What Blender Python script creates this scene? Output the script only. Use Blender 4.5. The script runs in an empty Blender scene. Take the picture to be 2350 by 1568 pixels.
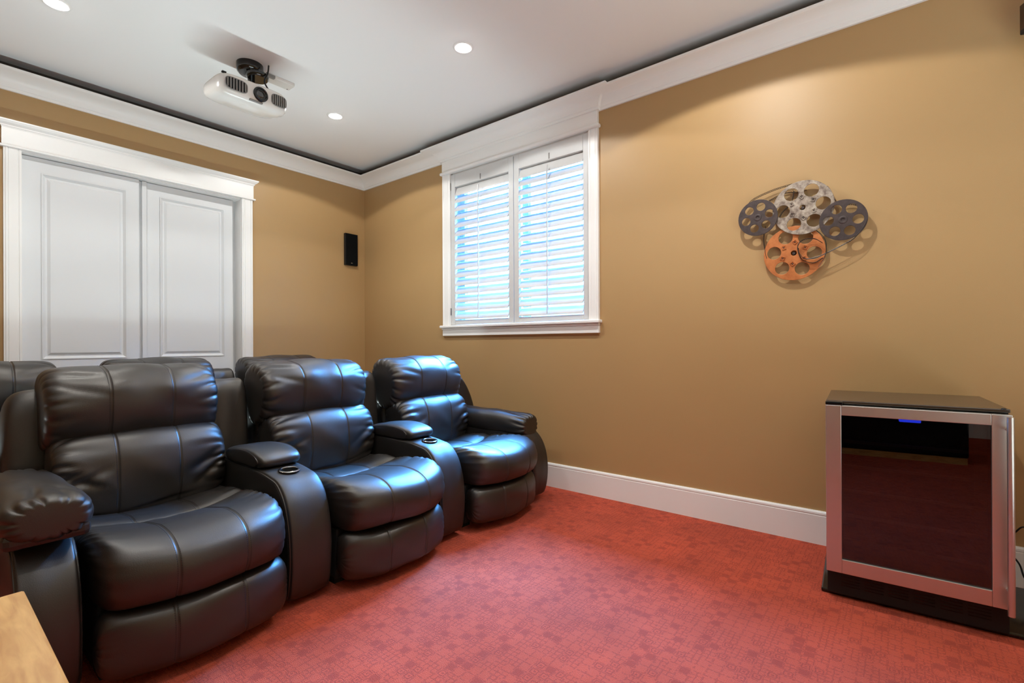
import bpy, bmesh, math, random
import numpy as np
from mathutils import Vector, Matrix
random.seed(7)
sc = bpy.context.scene
C = sc.collection

# ------------------------------------------------------------------ room numbers (metres)
XW, YB = 3.1718, 4.6115          # window wall, back wall
XL, YF = -2.60, -2.20            # left wall, front (screen) wall
ZC = 2.995                       # ceiling
H = 1.1178                       # camera height

# ------------------------------------------------------------------ camera
F = 1115.04
yaw, pitch, roll = math.radians(51.369), math.radians(0.0595), -0.0046215
fw = Vector((math.sin(yaw), math.cos(yaw), 0)); rt = Vector((math.cos(yaw), -math.sin(yaw), 0)); up = Vector((0, 0, 1))
f2 = fw*math.cos(pitch) + up*math.sin(pitch); u2 = up*math.cos(pitch) - fw*math.sin(pitch)
R = rt*math.cos(roll) + u2*math.sin(roll); U = u2*math.cos(roll) - rt*math.sin(roll)
cam = bpy.data.cameras.new('camera'); co = bpy.data.objects.new('camera', cam); C.objects.link(co)
m = Matrix.Identity(4)
for i in range(3):
    m[i][0], m[i][1], m[i][2] = R[i], U[i], -f2[i]
m[2][3] = H
co.matrix_world = m
cam.sensor_width = 36; cam.lens = F*36/2350; cam.shift_y = 4.49/2350; cam.clip_start = 0.02
sc.camera = co

# ------------------------------------------------------------------ colour management
sc.view_settings.view_transform = 'Standard'; sc.view_settings.look = 'None'
sc.view_settings.gamma = 1; sc.view_settings.use_curve_mapping = False
sc.view_settings.exposure = 0.10
cy = sc.cycles
cy.use_denoising = True; cy.max_bounces = 10; cy.diffuse_bounces = 6; cy.glossy_bounces = 5
cy.transmission_bounces = 6; cy.transparent_max_bounces = 12; cy.sample_clamp_indirect = 6.0
cy.caustics_reflective = False; cy.caustics_refractive = False

# ------------------------------------------------------------------ sky (only seen and felt through the window)
w = bpy.data.worlds.new('sky'); sc.world = w; w.use_nodes = True
nt = w.node_tree; nt.nodes.clear()
out = nt.nodes.new('ShaderNodeOutputWorld'); bg = nt.nodes.new('ShaderNodeBackground')
SKY = 740.0
bg.inputs['Color'].default_value = (0.09, 0.38, 1.0, 1); bg.inputs['Strength'].default_value = SKY
nt.links.new(bg.outputs[0], out.inputs[0])
# portal in the window opening: helps the renderer find the sky, emits nothing
pl = bpy.data.lights.new('window_portal', 'AREA'); pl.shape = 'RECTANGLE'; pl.size = 1.6; pl.size_y = 1.5
pl.cycles.is_portal = True
po = bpy.data.objects.new('window_portal', pl); C.objects.link(po)
po.location = (XW+0.22, 2.51, 1.93); po.rotation_euler = (0, math.radians(90), 0)

# ------------------------------------------------------------------ downlights: two beams each (wide spill + centre)
LAMPS = [(2.210, 2.150), (2.210, 3.607), (0.525, 3.602), (0.525, 2.150), (2.210, 0.70), (0.525, 0.70)]
LEVEL = [1.0, 0.85, 0.62, 0.85, 1.65, 0.6]
LAMP_COL = (0.96, 0.97, 0.94)
def spot(x, y, power, deg, blend, rad, name):
    l = bpy.data.lights.new(name, 'SPOT'); l.energy = power; l.color = LAMP_COL
    l.spot_size = math.radians(deg); l.spot_blend = blend; l.shadow_soft_size = rad
    o = bpy.data.objects.new(name, l); C.objects.link(o); o.location = (x, y, ZC-0.035)
for (x, y), k in zip(LAMPS, LEVEL):
    spot(x, y, 29*k, 146, 0.08, 0.022, 'downlight_spill')
    spot(x, y, 24*k, 112, 0.9, 0.025, 'downlight_beam')

# added unseen fill lights that brighten the ceiling, between rows and behind the camera
def fill_light(name, loc, rot, sx, sy, power, col):
    l = bpy.data.lights.new(name, 'AREA'); l.shape = 'RECTANGLE'; l.size = sx; l.size_y = sy; l.spread = math.radians(150); l.energy = power; l.color = col
    o = bpy.data.objects.new(name, l); C.objects.link(o); o.location = loc; o.rotation_euler = [math.radians(a) for a in rot]
fill_light('fill_rows', (1.0, 3.12, 0.60), (180, 0, 0), 2.4, 0.08, 24, (0.80, 0.96, 0.98))
fill_light('fill_front', (0.3, -1.55, 0.30), (172, 0, 0), 3.6, 0.9, 95, (0.78, 0.96, 1.0))

# ================================================================== helpers
def prop(o, label=None, cat=None, group=None, kind=None):
    if label: o['label'] = label
    if cat: o['category'] = cat
    if group: o['group'] = group
    if kind: o['kind'] = kind
    return o
def empty(name, loc=(0, 0, 0), rz=0.0, label=None, cat=None, group=None, kind=None):
    o = bpy.data.objects.new(name, None); C.objects.link(o)
    o.location = loc; o.rotation_euler = (0, 0, rz); o.empty_display_size = 0.1
    return prop(o, label, cat, group, kind)
def mk(name, verts, faces, mat, parent=None, smooth=False, auto=None):
    me = bpy.data.meshes.new(name); me.from_pydata([tuple(map(float, v)) for v in verts], [], faces)
    bm = bmesh.new(); bm.from_mesh(me); bmesh.ops.recalc_face_normals(bm, faces=bm.faces[:]); bm.to_mesh(me); bm.free()
    return fin(name, me, mat, parent, smooth, auto)
def fin(name, me, mat, parent=None, smooth=False, auto=None):
    me.materials.append(mat)
    if smooth:
        for p in me.polygons: p.use_smooth = True
        if auto: me.set_sharp_from_angle(angle=math.radians(auto))
    o = bpy.data.objects.new(name, me); C.objects.link(o)
    if parent: o.parent = parent
    return o
class MB:
    """collects boxes / tubes / lathes into one mesh"""
    def __init__(s): s.v = []; s.f = []
    def add(s, v, f):
        n = len(s.v); s.v += [tuple(p) for p in v]; s.f += [tuple(i+n for i in q) for q in f]; return s
    def box(s, x0, x1, y0, y1, z0, z1, b=0.0):
        if b <= 0:
            v = [(x, y, z) for x in (x0, x1) for y in (y0, y1) for z in (z0, z1)]
            return s.add(v, [(0, 1, 3, 2), (4, 6, 7, 5), (0, 4, 5, 1), (2, 3, 7, 6), (0, 2, 6, 4), (1, 5, 7, 3)])
        bm = bmesh.new(); bmesh.ops.create_cube(bm, size=1)
        for q in bm.verts:
            q.co = Vector(((x0+x1)/2+q.co.x*(x1-x0), (y0+y1)/2+q.co.y*(y1-y0), (z0+z1)/2+q.co.z*(z1-z0)))
        bmesh.ops.bevel(bm, geom=bm.edges[:], offset=b, segments=2, profile=0.5, affect='EDGES')
        bm.verts.index_update()
        v = [tuple(q.co) for q in bm.verts]; f = [tuple(q.index for q in p.verts) for p in bm.faces]; bm.free()
        return s.add(v, f)
    def tube(s, pts, r, n=8, cap=True):
        pts = [Vector(p) for p in pts]; rings = []; prev = None
        for i, p in enumerate(pts):
            a = pts[max(i-1, 0)]; b = pts[min(i+1, len(pts)-1)]; t = (b-a).normalized()
            if prev is None:
                ref = Vector((0, 0, 1)) if abs(t.z) < 0.9 else Vector((1, 0, 0)); u = t.cross(ref).normalized()
            else:
                u = (prev - t*prev.dot(t)).normalized()
            prev = u; q = t.cross(u)
            rr = r[i] if hasattr(r, '__len__') else r
            rings.append([p+(u*math.cos(k*2*math.pi/n)+q*math.sin(k*2*math.pi/n))*rr for k in range(n)])
        v = [p for g in rings for p in g]; f = []
        for i in range(len(rings)-1):
            for k in range(n):
                f.append((i*n+k, i*n+(k+1) % n, (i+1)*n+(k+1) % n, (i+1)*n+k))
        if cap: f.append(tuple(range(n))[::-1]); f.append(tuple((len(rings)-1)*n+k for k in range(n)))
        return s.add(v, f)
    def lathe(s, prof, n=32, M=None, cap=False):
        """prof [(r, h)] about z, M places it"""
        M = M or Matrix.Identity(4); v = []; f = []
        for (r, h) in prof:
            for k in range(n):
                a = 2*math.pi*k/n; v.append(M @ Vector((r*math.cos(a), r*math.sin(a), h)))
        for i in range(len(prof)-1):
            for k in range(n):
                f.append((i*n+k, i*n+(k+1) % n, (i+1)*n+(k+1) % n, (i+1)*n+k))
        if cap: f.append(tuple(range(n))[::-1]); f.append(tuple((len(prof)-1)*n+k for k in range(n)))
        return s.add(v, f)
    def prism(s, poly, axis, a, b):
        """poly of 2-D points extruded along axis from a to b"""
        def P(p, t):
            return {'x': (t, p[0], p[1]), 'y': (p[0], t, p[1]), 'z': (p[0], p[1], t)}[axis]
        n = len(poly); v = [P(p, a) for p in poly]+[P(p, b) for p in poly]
        f = [tuple(range(n))[::-1], tuple(range(n, 2*n))]+[(i, (i+1) % n, n+(i+1) % n, n+i) for i in range(n)]
        return s.add(v, f)
    def build(s, name, mat, parent=None, smooth=False, auto=35):
        return mk(name, s.v, s.f, mat, parent, smooth, auto)
def bez(pts, n=8):
    """Catmull-Rom through open points"""
    P = [Vector(p) for p in pts]; P = [P[0]*2-P[1]]+P+[P[-1]*2-P[-2]]; o = []
    for i in range(1, len(P)-2):
        for k in range(n):
            t = k/n; a, b, c, d = P[i-1], P[i], P[i+1], P[i+2]
            o.append(0.5*((2*b)+(c-a)*t+(2*a-5*b+4*c-d)*t*t+(3*b-a-3*c+d)*t**3))
    o.append(P[-2]); return o
def sweep(path, prof, a, b):
    """closed inward path of wall corners; profile (off, z); emit edges a..b of the path (mitred)"""
    n = len(path); v = []; f = []; m_ = len(prof)
    def off(i, d):
        p0, p1, p2 = Vector(path[(i-1) % n]), Vector(path[i % n]), Vector(path[(i+1) % n])
        d1 = (p1-p0).normalized(); d2 = (p2-p1).normalized()
        n1 = Vector((-d1.y, d1.x)); n2 = Vector((-d2.y, d2.x))
        k = (n1+n2); k = k/(1+n1.dot(n2))
        return p1+k*d
    for i in range(a, b+1):
        for (o_, z) in prof:
            q = off(i, o_); v.append((q.x, q.y, z))
    for i in range(b-a):
        for k in range(m_):
            f.append((i*m_+k, i*m_+(k+1) % m_, (i+1)*m_+(k+1) % m_, (i+1)*m_+k))
    f.append(tuple(range(m_))); f.append(tuple((b-a)*m_+k for k in range(m_)))
    return v, f

# ------------------------------------------------------------------ materials
def mat(name, col, rough=0.5, metal=0.0, spec=0.5, bump=0.0, bscale=60.0, var=0.0, vscale=4.0, coat=0.0, aniso=None):
    M_ = bpy.data.materials.new(name); M_.use_nodes = True; t = M_.node_tree; b = t.nodes['Principled BSDF']
    b.inputs['Base Color'].default_value = (*col, 1); b.inputs['Roughness'].default_value = rough
    b.inputs['Metallic'].default_value = metal; b.inputs['Specular IOR Level'].default_value = spec
    if coat: b.inputs['Coat Weight'].default_value = coat; b.inputs['Coat Roughness'].default_value = 0.15
    tc = t.nodes.new('ShaderNodeTexCoord'); mp = t.nodes.new('ShaderNodeMapping'); t.links.new(tc.outputs['Object'], mp.inputs[0])
    if aniso: mp.inputs['Scale'].default_value = aniso
    if var:
        n = t.nodes.new('ShaderNodeTexNoise'); n.inputs['Scale'].default_value = vscale; n.inputs['Detail'].default_value = 4
        t.links.new(mp.outputs[0], n.inputs['Vector'])
        r = t.nodes.new('ShaderNodeMapRange'); r.inputs['To Min'].default_value = 1-var; r.inputs['To Max'].default_value = 1+var
        t.links.new(n.outputs['Fac'], r.inputs['Value'])
        h = t.nodes.new('ShaderNodeHueSaturation'); h.inputs['Color'].default_value = (*col, 1); t.links.new(r.outputs[0], h.inputs['Value'])
        t.links.new(h.outputs[0], b.inputs['Base Color'])
    if bump:
        n = t.nodes.new('ShaderNodeTexNoise'); n.inputs['Scale'].default_value = bscale; n.inputs['Detail'].default_value = 3
        t.links.new(mp.outputs[0], n.inputs['Vector'])
        bp = t.nodes.new('ShaderNodeBump'); bp.inputs['Strength'].default_value = bump; bp.inputs['Distance'].default_value = 0.004
        t.links.new(n.outputs['Fac'], bp.inputs['Height']); t.links.new(bp.outputs[0], b.inputs['Normal'])
    return M_
def emit(name, col, s):
    M_ = bpy.data.materials.new(name); M_.use_nodes = True; t = M_.node_tree; t.nodes.clear()
    e = t.nodes.new('ShaderNodeEmission'); e.inputs[0].default_value = (*col, 1); e.inputs[1].default_value = s
    o = t.nodes.new('ShaderNodeOutputMaterial'); t.links.new(e.outputs[0], o.inputs[0]); return M_
def glass(name, tint, ior=1.5, rough=0.0):
    M_ = bpy.data.materials.new(name); M_.use_nodes = True; t = M_.node_tree; t.nodes.clear()
    tr = t.nodes.new('ShaderNodeBsdfTransparent'); tr.inputs[0].default_value = (*tint, 1)
    gl = t.nodes.new('ShaderNodeBsdfGlossy'); gl.inputs['Roughness'].default_value = rough
    lw_ = t.nodes.new('ShaderNodeLayerWeight'); lw_.inputs['Blend'].default_value = 0.5
    pw = t.nodes.new('ShaderNodeMath'); pw.operation = 'POWER'; pw.inputs[1].default_value = 5.0; t.links.new(lw_.outputs['Facing'], pw.inputs[0])
    fr = t.nodes.new('ShaderNodeMath'); fr.operation = 'MULTIPLY_ADD'; f0 = ((ior-1)/(ior+1))**2
    t.links.new(pw.outputs[0], fr.inputs[0]); fr.inputs[1].default_value = 1-f0; fr.inputs[2].default_value = f0
    mx = t.nodes.new('ShaderNodeMixShader'); o = t.nodes.new('ShaderNodeOutputMaterial')
    t.links.new(fr.outputs[0], mx.inputs[0]); t.links.new(tr.outputs[0], mx.inputs[1]); t.links.new(gl.outputs[0], mx.inputs[2])
    t.links.new(mx.outputs[0], o.inputs[0]); return M_

WALL = mat('tan_wall_paint', (0.435, 0.272, 0.120), 0.42, spec=0.35, bump=0.12, bscale=420, var=0.04, vscale=2.0)
CEIL = mat('ceiling_paint', (0.84, 0.83, 0.82), 0.8, spec=0.2, bump=0.06, bscale=300)
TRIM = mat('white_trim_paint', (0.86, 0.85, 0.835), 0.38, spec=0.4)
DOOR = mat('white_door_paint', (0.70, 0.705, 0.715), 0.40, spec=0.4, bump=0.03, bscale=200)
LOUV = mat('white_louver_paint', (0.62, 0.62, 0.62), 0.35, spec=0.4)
LEATHER = mat('black_leather', (0.0125, 0.0095, 0.0078), 0.42, spec=0.85, bump=0.10, bscale=380, var=0.12, vscale=9)
LEATH2 = mat('black_leather_side', (0.0115, 0.0090, 0.0076), 0.46, spec=0.75, bump=0.10, bscale=380)
for m_ in (LEATHER, LEATH2): m_.node_tree.nodes['Principled BSDF'].inputs['Specular Tint'].default_value = (1.0, 0.93, 0.86, 1)
THREAD = mat('black_thread', (0.012, 0.010, 0.010), 0.7)
DARK = mat('black_lining', (0.008, 0.008, 0.008), 0.8)
STEEL = mat('brushed_steel', (0.66, 0.64, 0.61), 0.36, metal=1.0, bump=0.06, bscale=90, aniso=(0.35, 0.35, 14))
STEELH = mat('brushed_steel_horizontal', (0.66, 0.64, 0.61), 0.36, metal=1.0, bump=0.06, bscale=90, aniso=(14, 0.35, 14))
CHROME = mat('chrome', (0.75, 0.75, 0.75), 0.12, metal=1.0)
DCHROME = mat('dark_chrome', (0.52, 0.52, 0.53), 0.15, metal=1.0)
HINGE = mat('dull_hinge_metal', (0.25, 0.24, 0.22), 0.35, metal=1.0)
BLACKG = mat('gloss_black_plastic', (0.006, 0.006, 0.006), 0.12, spec=0.6)
BLACKM = mat('black_plastic', (0.007, 0.007, 0.007), 0.5, spec=0.3)
CABTOP = mat('cabinet_top_wall_reflection', (0.055, 0.036, 0.024), 0.22, spec=0.8)  # brown base carries the tan wall's reflection on the black top
WHITEP = mat('white_projector_plastic', (0.74, 0.72, 0.69), 0.22, spec=0.5, coat=0.3)
GREYP = mat('grey_vent_plastic', (0.23, 0.22, 0.21), 0.4)
GRILLE = mat('speaker_cloth', (0.004, 0.004, 0.004), 0.9, spec=0.1, bump=0.2, bscale=900)
SILVERB = mat('silver_badge', (0.7, 0.7, 0.7), 0.25, metal=1.0)
LENS = mat('lens_glass', (0.004, 0.004, 0.006), 0.04, spec=0.8, coat=1.0)
BULB = emit('lit_bulb', (1.0, 0.96, 0.90), 60.0)
LED = emit('blue_led', (0.02, 0.05, 1.0), 9.0)
PANE = glass('window_pane', (0.97, 0.98, 0.98), 1.45)
SMOKED = glass('smoked_glass', (0.30, 0.27, 0.26), 1.85)
def reel_mat(name, c1, c2, rough, metal, scale):
    M_ = bpy.data.materials.new(name); M_.use_nodes = True; t = M_.node_tree; b = t.nodes['Principled BSDF']
    tc = t.nodes.new('ShaderNodeTexCoord'); n = t.nodes.new('ShaderNodeTexNoise'); n.inputs['Scale'].default_value = scale
    n.inputs['Detail'].default_value = 6; n.inputs['Roughness'].default_value = 0.65
    t.links.new(tc.outputs['Object'], n.inputs['Vector'])
    r = t.nodes.new('ShaderNodeValToRGB'); r.color_ramp.elements[0].position = 0.38; r.color_ramp.elements[0].color = (*c1, 1)
    r.color_ramp.elements[1].position = 0.62; r.color_ramp.elements[1].color = (*c2, 1)
    t.links.new(n.outputs['Fac'], r.inputs[0]); t.links.new(r.outputs[0], b.inputs['Base Color'])
    b.inputs['Roughness'].default_value = rough; b.inputs['Metallic'].default_value = metal
    bp = t.nodes.new('ShaderNodeBump'); bp.inputs['Strength'].default_value = 0.3; bp.inputs['Distance'].default_value = 0.002
    t.links.new(n.outputs['Fac'], bp.inputs['Height']); t.links.new(bp.outputs[0], b.inputs['Normal'])
    return M_
SILV = reel_mat('worn_silver_metal', (0.15, 0.105, 0.082), (0.42, 0.35, 0.28), 0.5, 0.25, 26)
COPP = reel_mat('copper_metal', (0.42, 0.125, 0.032), (0.56, 0.19, 0.055), 0.45, 0.25, 18)
DKRL = reel_mat('dark_bronze_metal', (0.040, 0.026, 0.024), (0.062, 0.042, 0.040), 0.5, 0.3, 30)
FILM = mat('film_strip', (0.035, 0.024, 0.018), 0.35)

def wood():
    M_ = bpy.data.materials.new('honey_maple'); M_.use_nodes = True; t = M_.node_tree; b = t.nodes['Principled BSDF']
    tc = t.nodes.new('ShaderNodeTexCoord'); mp = t.nodes.new('ShaderNodeMapping'); mp.inputs['Scale'].default_value = (14, 2.2, 14)
    t.links.new(tc.outputs['Object'], mp.inputs[0])
    n = t.nodes.new('ShaderNodeTexNoise'); n.inputs['Scale'].default_value = 5; n.inputs['Detail'].default_value = 7; n.inputs['Distortion'].default_value = 0.6
    t.links.new(mp.outputs[0], n.inputs['Vector'])
    r = t.nodes.new('ShaderNodeValToRGB'); r.color_ramp.elements[0].position = 0.3; r.color_ramp.elements[0].color = (0.45, 0.22, 0.060, 1)
    r.color_ramp.elements[1].position = 0.7; r.color_ramp.elements[1].color = (0.68, 0.40, 0.14, 1)
    t.links.new(n.outputs['Fac'], r.inputs[0]); t.links.new(r.outputs[0], b.inputs['Base Color']); b.inputs['Roughness'].default_value = 0.38
    return M_
WOOD = wood()

def carpet():
    M_ = bpy.data.materials.new('red_patterned_carpet'); M_.use_nodes = True; t = M_.node_tree; b = t.nodes['Principled BSDF']
    L = t.links.new
    def math_(op, a, c=None, d=None):
        n = t.nodes.new('ShaderNodeMath'); n.operation = op
        for i, q in enumerate((a, c, d)):
            if q is None: continue
            if isinstance(q, (int, float)): n.inputs[i].default_value = q
            else: L(q, n.inputs[i])
        return n.outputs[0]
    geo = t.nodes.new('ShaderNodeNewGeometry'); sep = t.nodes.new('ShaderNodeSeparateXYZ')
    # slight wobble so that the tufted lines are not ruler-straight
    wn = t.nodes.new('ShaderNodeTexNoise'); wn.inputs['Scale'].default_value = 90; L(geo.outputs['Position'], wn.inputs['Vector'])
    vs = t.nodes.new('ShaderNodeVectorMath'); vs.operation = 'SUBTRACT'; L(wn.outputs['Color'], vs.inputs[0]); vs.inputs[1].default_value = (0.5, 0.5, 0.5)
    sc_ = t.nodes.new('ShaderNodeVectorMath'); sc_.operation = 'SCALE'; L(vs.outputs[0], sc_.inputs[0]); sc_.inputs['Scale'].default_value = 0.011
    ad = t.nodes.new('ShaderNodeVectorMath'); ad.operation = 'ADD'; L(geo.outputs['Position'], ad.inputs[0]); L(sc_.outputs[0], ad.inputs[1])
    L(ad.outputs[0], sep.inputs[0])
    cell = 0.040
    cx = math_('DIVIDE', sep.outputs['X'], cell); cy_ = math_('DIVIDE', sep.outputs['Y'], cell)
    ix, iy = math_('FLOOR', cx), math_('FLOOR', cy_); fx, fy = math_('FRACT', cx), math_('FRACT', cy_)
    cmb = t.nodes.new('ShaderNodeCombineXYZ'); L(ix, cmb.inputs[0]); L(iy, cmb.inputs[1])
    wnz = t.nodes.new('ShaderNodeTexWhiteNoise'); L(cmb.outputs[0], wnz.inputs['Vector']); rnd = wnz.outputs['Value']
    dx = math_('ABSOLUTE', math_('SUBTRACT', fx, 0.5)); dy = math_('ABSOLUTE', math_('SUBTRACT', fy, 0.5))
    d = math_('MAXIMUM', dx, dy)
    edge = math_('MULTIPLY', math_('GREATER_THAN', d, 0.425), math_('GREATER_THAN', wn.outputs['Fac'], 0.47))
    # broken cross lines: finer grid, shown only in some cells
    half = math_('MULTIPLY', math_('LESS_THAN', math_('MINIMUM', dx, dy), 0.05), math_('LESS_THAN', rnd, 0.30))
    sq = math_('MULTIPLY', math_('LESS_THAN', d, 0.40), math_('GREATER_THAN', rnd, 0.86))
    inr = math_('MULTIPLY', math_('GREATER_THAN', rnd, 0.52), math_('LESS_THAN', rnd, 0.70))
    ring = math_('MULTIPLY', math_('MULTIPLY', math_('GREATER_THAN', d, 0.24), math_('LESS_THAN', d, 0.36)), inr)
    dot = math_('MULTIPLY', math_('LESS_THAN', d, 0.10), inr)
    low = math_('MINIMUM', math_('ADD', math_('ADD', math_('MULTIPLY', edge, 0.75), math_('MULTIPLY', half, 0.8)), math_('ADD', math_('MULTIPLY', sq, 0.85), math_('ADD', ring, dot))), 1.0)
    pn = t.nodes.new('ShaderNodeTexNoise'); pn.inputs['Scale'].default_value = 330; pn.inputs['Detail'].default_value = 2; L(geo.outputs['Position'], pn.inputs['Vector'])
    bn = t.nodes.new('ShaderNodeTexNoise'); bn.inputs['Scale'].default_value = 3.2; bn.inputs['Detail'].default_value = 4; L(geo.outputs['Position'], bn.inputs['Vector'])
    cr = t.nodes.new('ShaderNodeMixRGB'); cr.inputs[1].default_value = (0.58, 0.080, 0.034, 1); cr.inputs[2].default_value = (0.38, 0.043, 0.020, 1)
    solid = math_('MULTIPLY', sq, 0.75)
    L(math_('MINIMUM', math_('ADD', math_('MULTIPLY', low, 0.78), math_('MULTIPLY', solid, 0.12)), 1.0), cr.inputs[0])
    hv = t.nodes.new('ShaderNodeHueSaturation'); L(cr.outputs[0], hv.inputs['Color'])
    val = math_('ADD', math_('MULTIPLY', pn.outputs['Fac'], 0.75), math_('ADD', math_('MULTIPLY', bn.outputs['Fac'], 0.75), 0.42))
    L(val, hv.inputs['Value']); L(hv.outputs[0], b.inputs['Base Color'])
    b.inputs['Roughness'].default_value = 0.95; b.inputs['Specular IOR Level'].default_value = 0.15
    b.inputs['Sheen Weight'].default_value = 0.10; b.inputs['Sheen Roughness'].default_value = 0.5; b.inputs['Sheen Tint'].default_value = (1, 0.75, 0.72, 1)
    bp = t.nodes.new('ShaderNodeBump'); bp.inputs['Strength'].default_value = 1.0; bp.inputs['Distance'].default_value = 0.011
    hgt = math_('ADD', math_('MULTIPLY', low, -1.0), math_('MULTIPLY', pn.outputs['Fac'], 0.9)); L(hgt, bp.inputs['Height'])
    L(bp.outputs[0], b.inputs['Normal'])
    return M_
CARPET = carpet()
GROUND = mat('pale_gravel_ground', (0.03, 0.03, 0.027), 0.9, bump=0.3, bscale=60, var=0.2, vscale=30)

# ================================================================== the room
def struct(o): o['kind'] = 'structure'; return o
struct(MB().box(XL-0.15, XW+0.15, YF-0.15, YB+0.6, -0.12, 0).build('floor', CARPET))
struct(MB().box(XL-0.15, XW+0.15, YF-0.15, YB+0.6, ZC, ZC+0.12).build('ceiling', CEIL))
WY0, WY1, WZ0, WZ1 = 1.775, 3.25, 1.275, 2.70          # window opening
mb = MB(); T = 0.16
mb.box(XW, XW+T, YF-0.15, WY0, 0, ZC); mb.box(XW, XW+T, WY1, YB+0.15, 0, ZC)
mb.box(XW, XW+T, WY0, WY1, 0, WZ0); mb.box(XW, XW+T, WY0, WY1, WZ1, ZC)
struct(mb.build('wall_right', WALL))
DX0, DX1, DZ = 0.49, 1.892, 2.435                     # door opening
mb = MB()
mb.box(XL-0.15, DX0, YB, YB+0.15, 0, ZC); mb.box(DX1, XW, YB, YB+0.15, 0, ZC); mb.box(DX0, DX1, YB, YB+0.15, DZ, ZC)
struct(mb.build('wall_back', WALL))
struct(MB().box(XL-0.15, XL, YF-0.15, YB+0.15, 0, ZC).build('wall_left', WALL))
struct(MB().box(XL, XW, YF-0.15, YF, 0, ZC).build('wall_front', WALL))
struct(MB().box(DX0-0.3, DX1+0.3, YB+0.32, YB+0.40, 0, ZC).box(DX0-0.3, DX0-0.2, YB+0.15, YB+0.32, 0, ZC).box(DX1+0.2, DX1+0.3, YB+0.15, YB+0.32, 0, ZC).build('wall_light_stop', TRIM))  # added box behind the doors to keep sky light out

# crown, with the jog over the window head (path runs counter-clockwise, inside on the left)
J = 0.030; JY0, JY1 = 1.712, 3.343
path = [(XL, YF), (XW, YF), (XW, JY0), (XW-J, JY0), (XW-J, JY1), (XW, JY1), (XW, YB), (XL, YB)]
Z0 = 2.812
prof = [(0, Z0), (0.014, Z0), (0.016, Z0+0.004), (0.016, Z0+0.018), (0.022, Z0+0.021)]
for k in range(1, 9):
    a = k/8*math.pi/2
    prof.append((0.024+0.104*(1-math.cos(a)), Z0+0.022+0.070*math.sin(a)))
prof += [(0.134, Z0+0.094), (0.140, Z0+0.097), (0.140, Z0+0.110), (0.0, Z0+0.110)]
for nm, a, b in (('trim_1', 1, 6), ('trim_2', 6, 7), ('trim_3', 7, 8), ('trim_4', 0, 1)):
    v, f = sweep(path, prof, a, b); struct(mk(nm, v, f, TRIM, smooth=True, auto=28))
COVE_SHADE = mat('cove_shade', (0.055, 0.047, 0.042), 0.8)  # dark strip standing in for the shade in the gap above the crown
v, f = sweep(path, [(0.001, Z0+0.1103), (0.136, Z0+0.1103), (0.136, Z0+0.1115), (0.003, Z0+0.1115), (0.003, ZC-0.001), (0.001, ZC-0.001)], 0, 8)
struct(mk('trim_cove_shade', v, f, COVE_SHADE))
# baseboards
bprof = [(0, 0), (0.016, 0), (0.016, 0.158), (0.013, 0.160), (0.013, 0.164), (0.016, 0.167), (0.015, 0.176), (0.009, 0.184), (0, 0.184)]
rect = [(XL, YF), (XW, YF), (XW, YB), (XL, YB)]
for nm, a in (('baseboard_front', 0), ('baseboard_right', 1), ('baseboard_left', 3)):
    v, f = sweep(rect, bprof, a, a+1); struct(mk(nm, v, f, TRIM))
mb = MB()
for (x0, x1) in ((XL+0.016, 0.405), (1.982, XW-0.016)):
    mb.prism([(YB-o, z) for (o, z) in bprof], 'x', x0, x1)
struct(mb.build('baseboard_back', TRIM))

# ------------------------------------------------------------------ door casing and the two panelled doors
dt = struct(empty('trim_5', (0, YB, 0)))
def fluted(x0, x1, sgn):
    """casing board with two quirk lines, cross-section in x, thickness towards the room"""
    w_ = x1-x0; P = []
    for (u, d) in [(0, 0), (0, .020), (.10, .020), (.12, .024), (.20, .024), (.22, .018), (.26, .018), (.28, .022), (.78, .022), (.80, .018), (.84, .018), (.86, .023), (1, .023), (1, 0)]:
        P.append((x0+u*w_, -d))
    return P
for (a, b) in ((0.408, 0.494), (1.888, 1.978)):
    MB().prism(fluted(a, b, 1), 'z', 0, 2.435).build('casing', TRIM, dt)
MB().box(0.400, 1.986, -0.026, 0, 2.447, 2.566).build('header_frieze', TRIM, dt)
MB().box(0.385, 2.002, -0.036, 0, 2.433, 2.447, 0.004).build('header_bead', TRIM, dt)
capP = [(0, 2.560), (-0.028, 2.560), (-0.030, 2.566), (-0.034, 2.569), (-0.035, 2.576), (-0.040, 2.580), (-0.050, 2.588), (-0.058, 2.598), (-0.060, 2.600), (-0.060, 2.608), (0, 2.608)]
mb = MB(); n = len(capP)
v = [(0.400-(-y-0.026), y, z) if y < -0.026 else (0.400, y, z) for (y, z) in capP]+[(1.986+(-y-0.026), y, z) if y < -0.026 else (1.986, y, z) for (y, z) in capP]
mb.add(v, [tuple(range(n)), tuple(range(n, 2*n))]+[(i, (i+1) % n, n+(i+1) % n, n+i) for i in range(n)])
mb.build('header_cap', TRIM, dt)
MB().box(DX0-0.02, DX0+0.006, 0, 0.20, 0, 2.435).build('jamb', TRIM, dt)
MB().box(DX1-0.006, DX1+0.02, 0, 0.20, 0, 2.435).build('jamb', TRIM, dt)
MB().box(DX1-0.06, DX1-0.004, 0.125, 0.140, 0.0, 2.43).build('jamb_stop', DOOR, dt)
MB().box(DX0, DX1, 0.0, 0.20, 2.425, 2.445).build('head_jamb', TRIM, dt)
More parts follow.
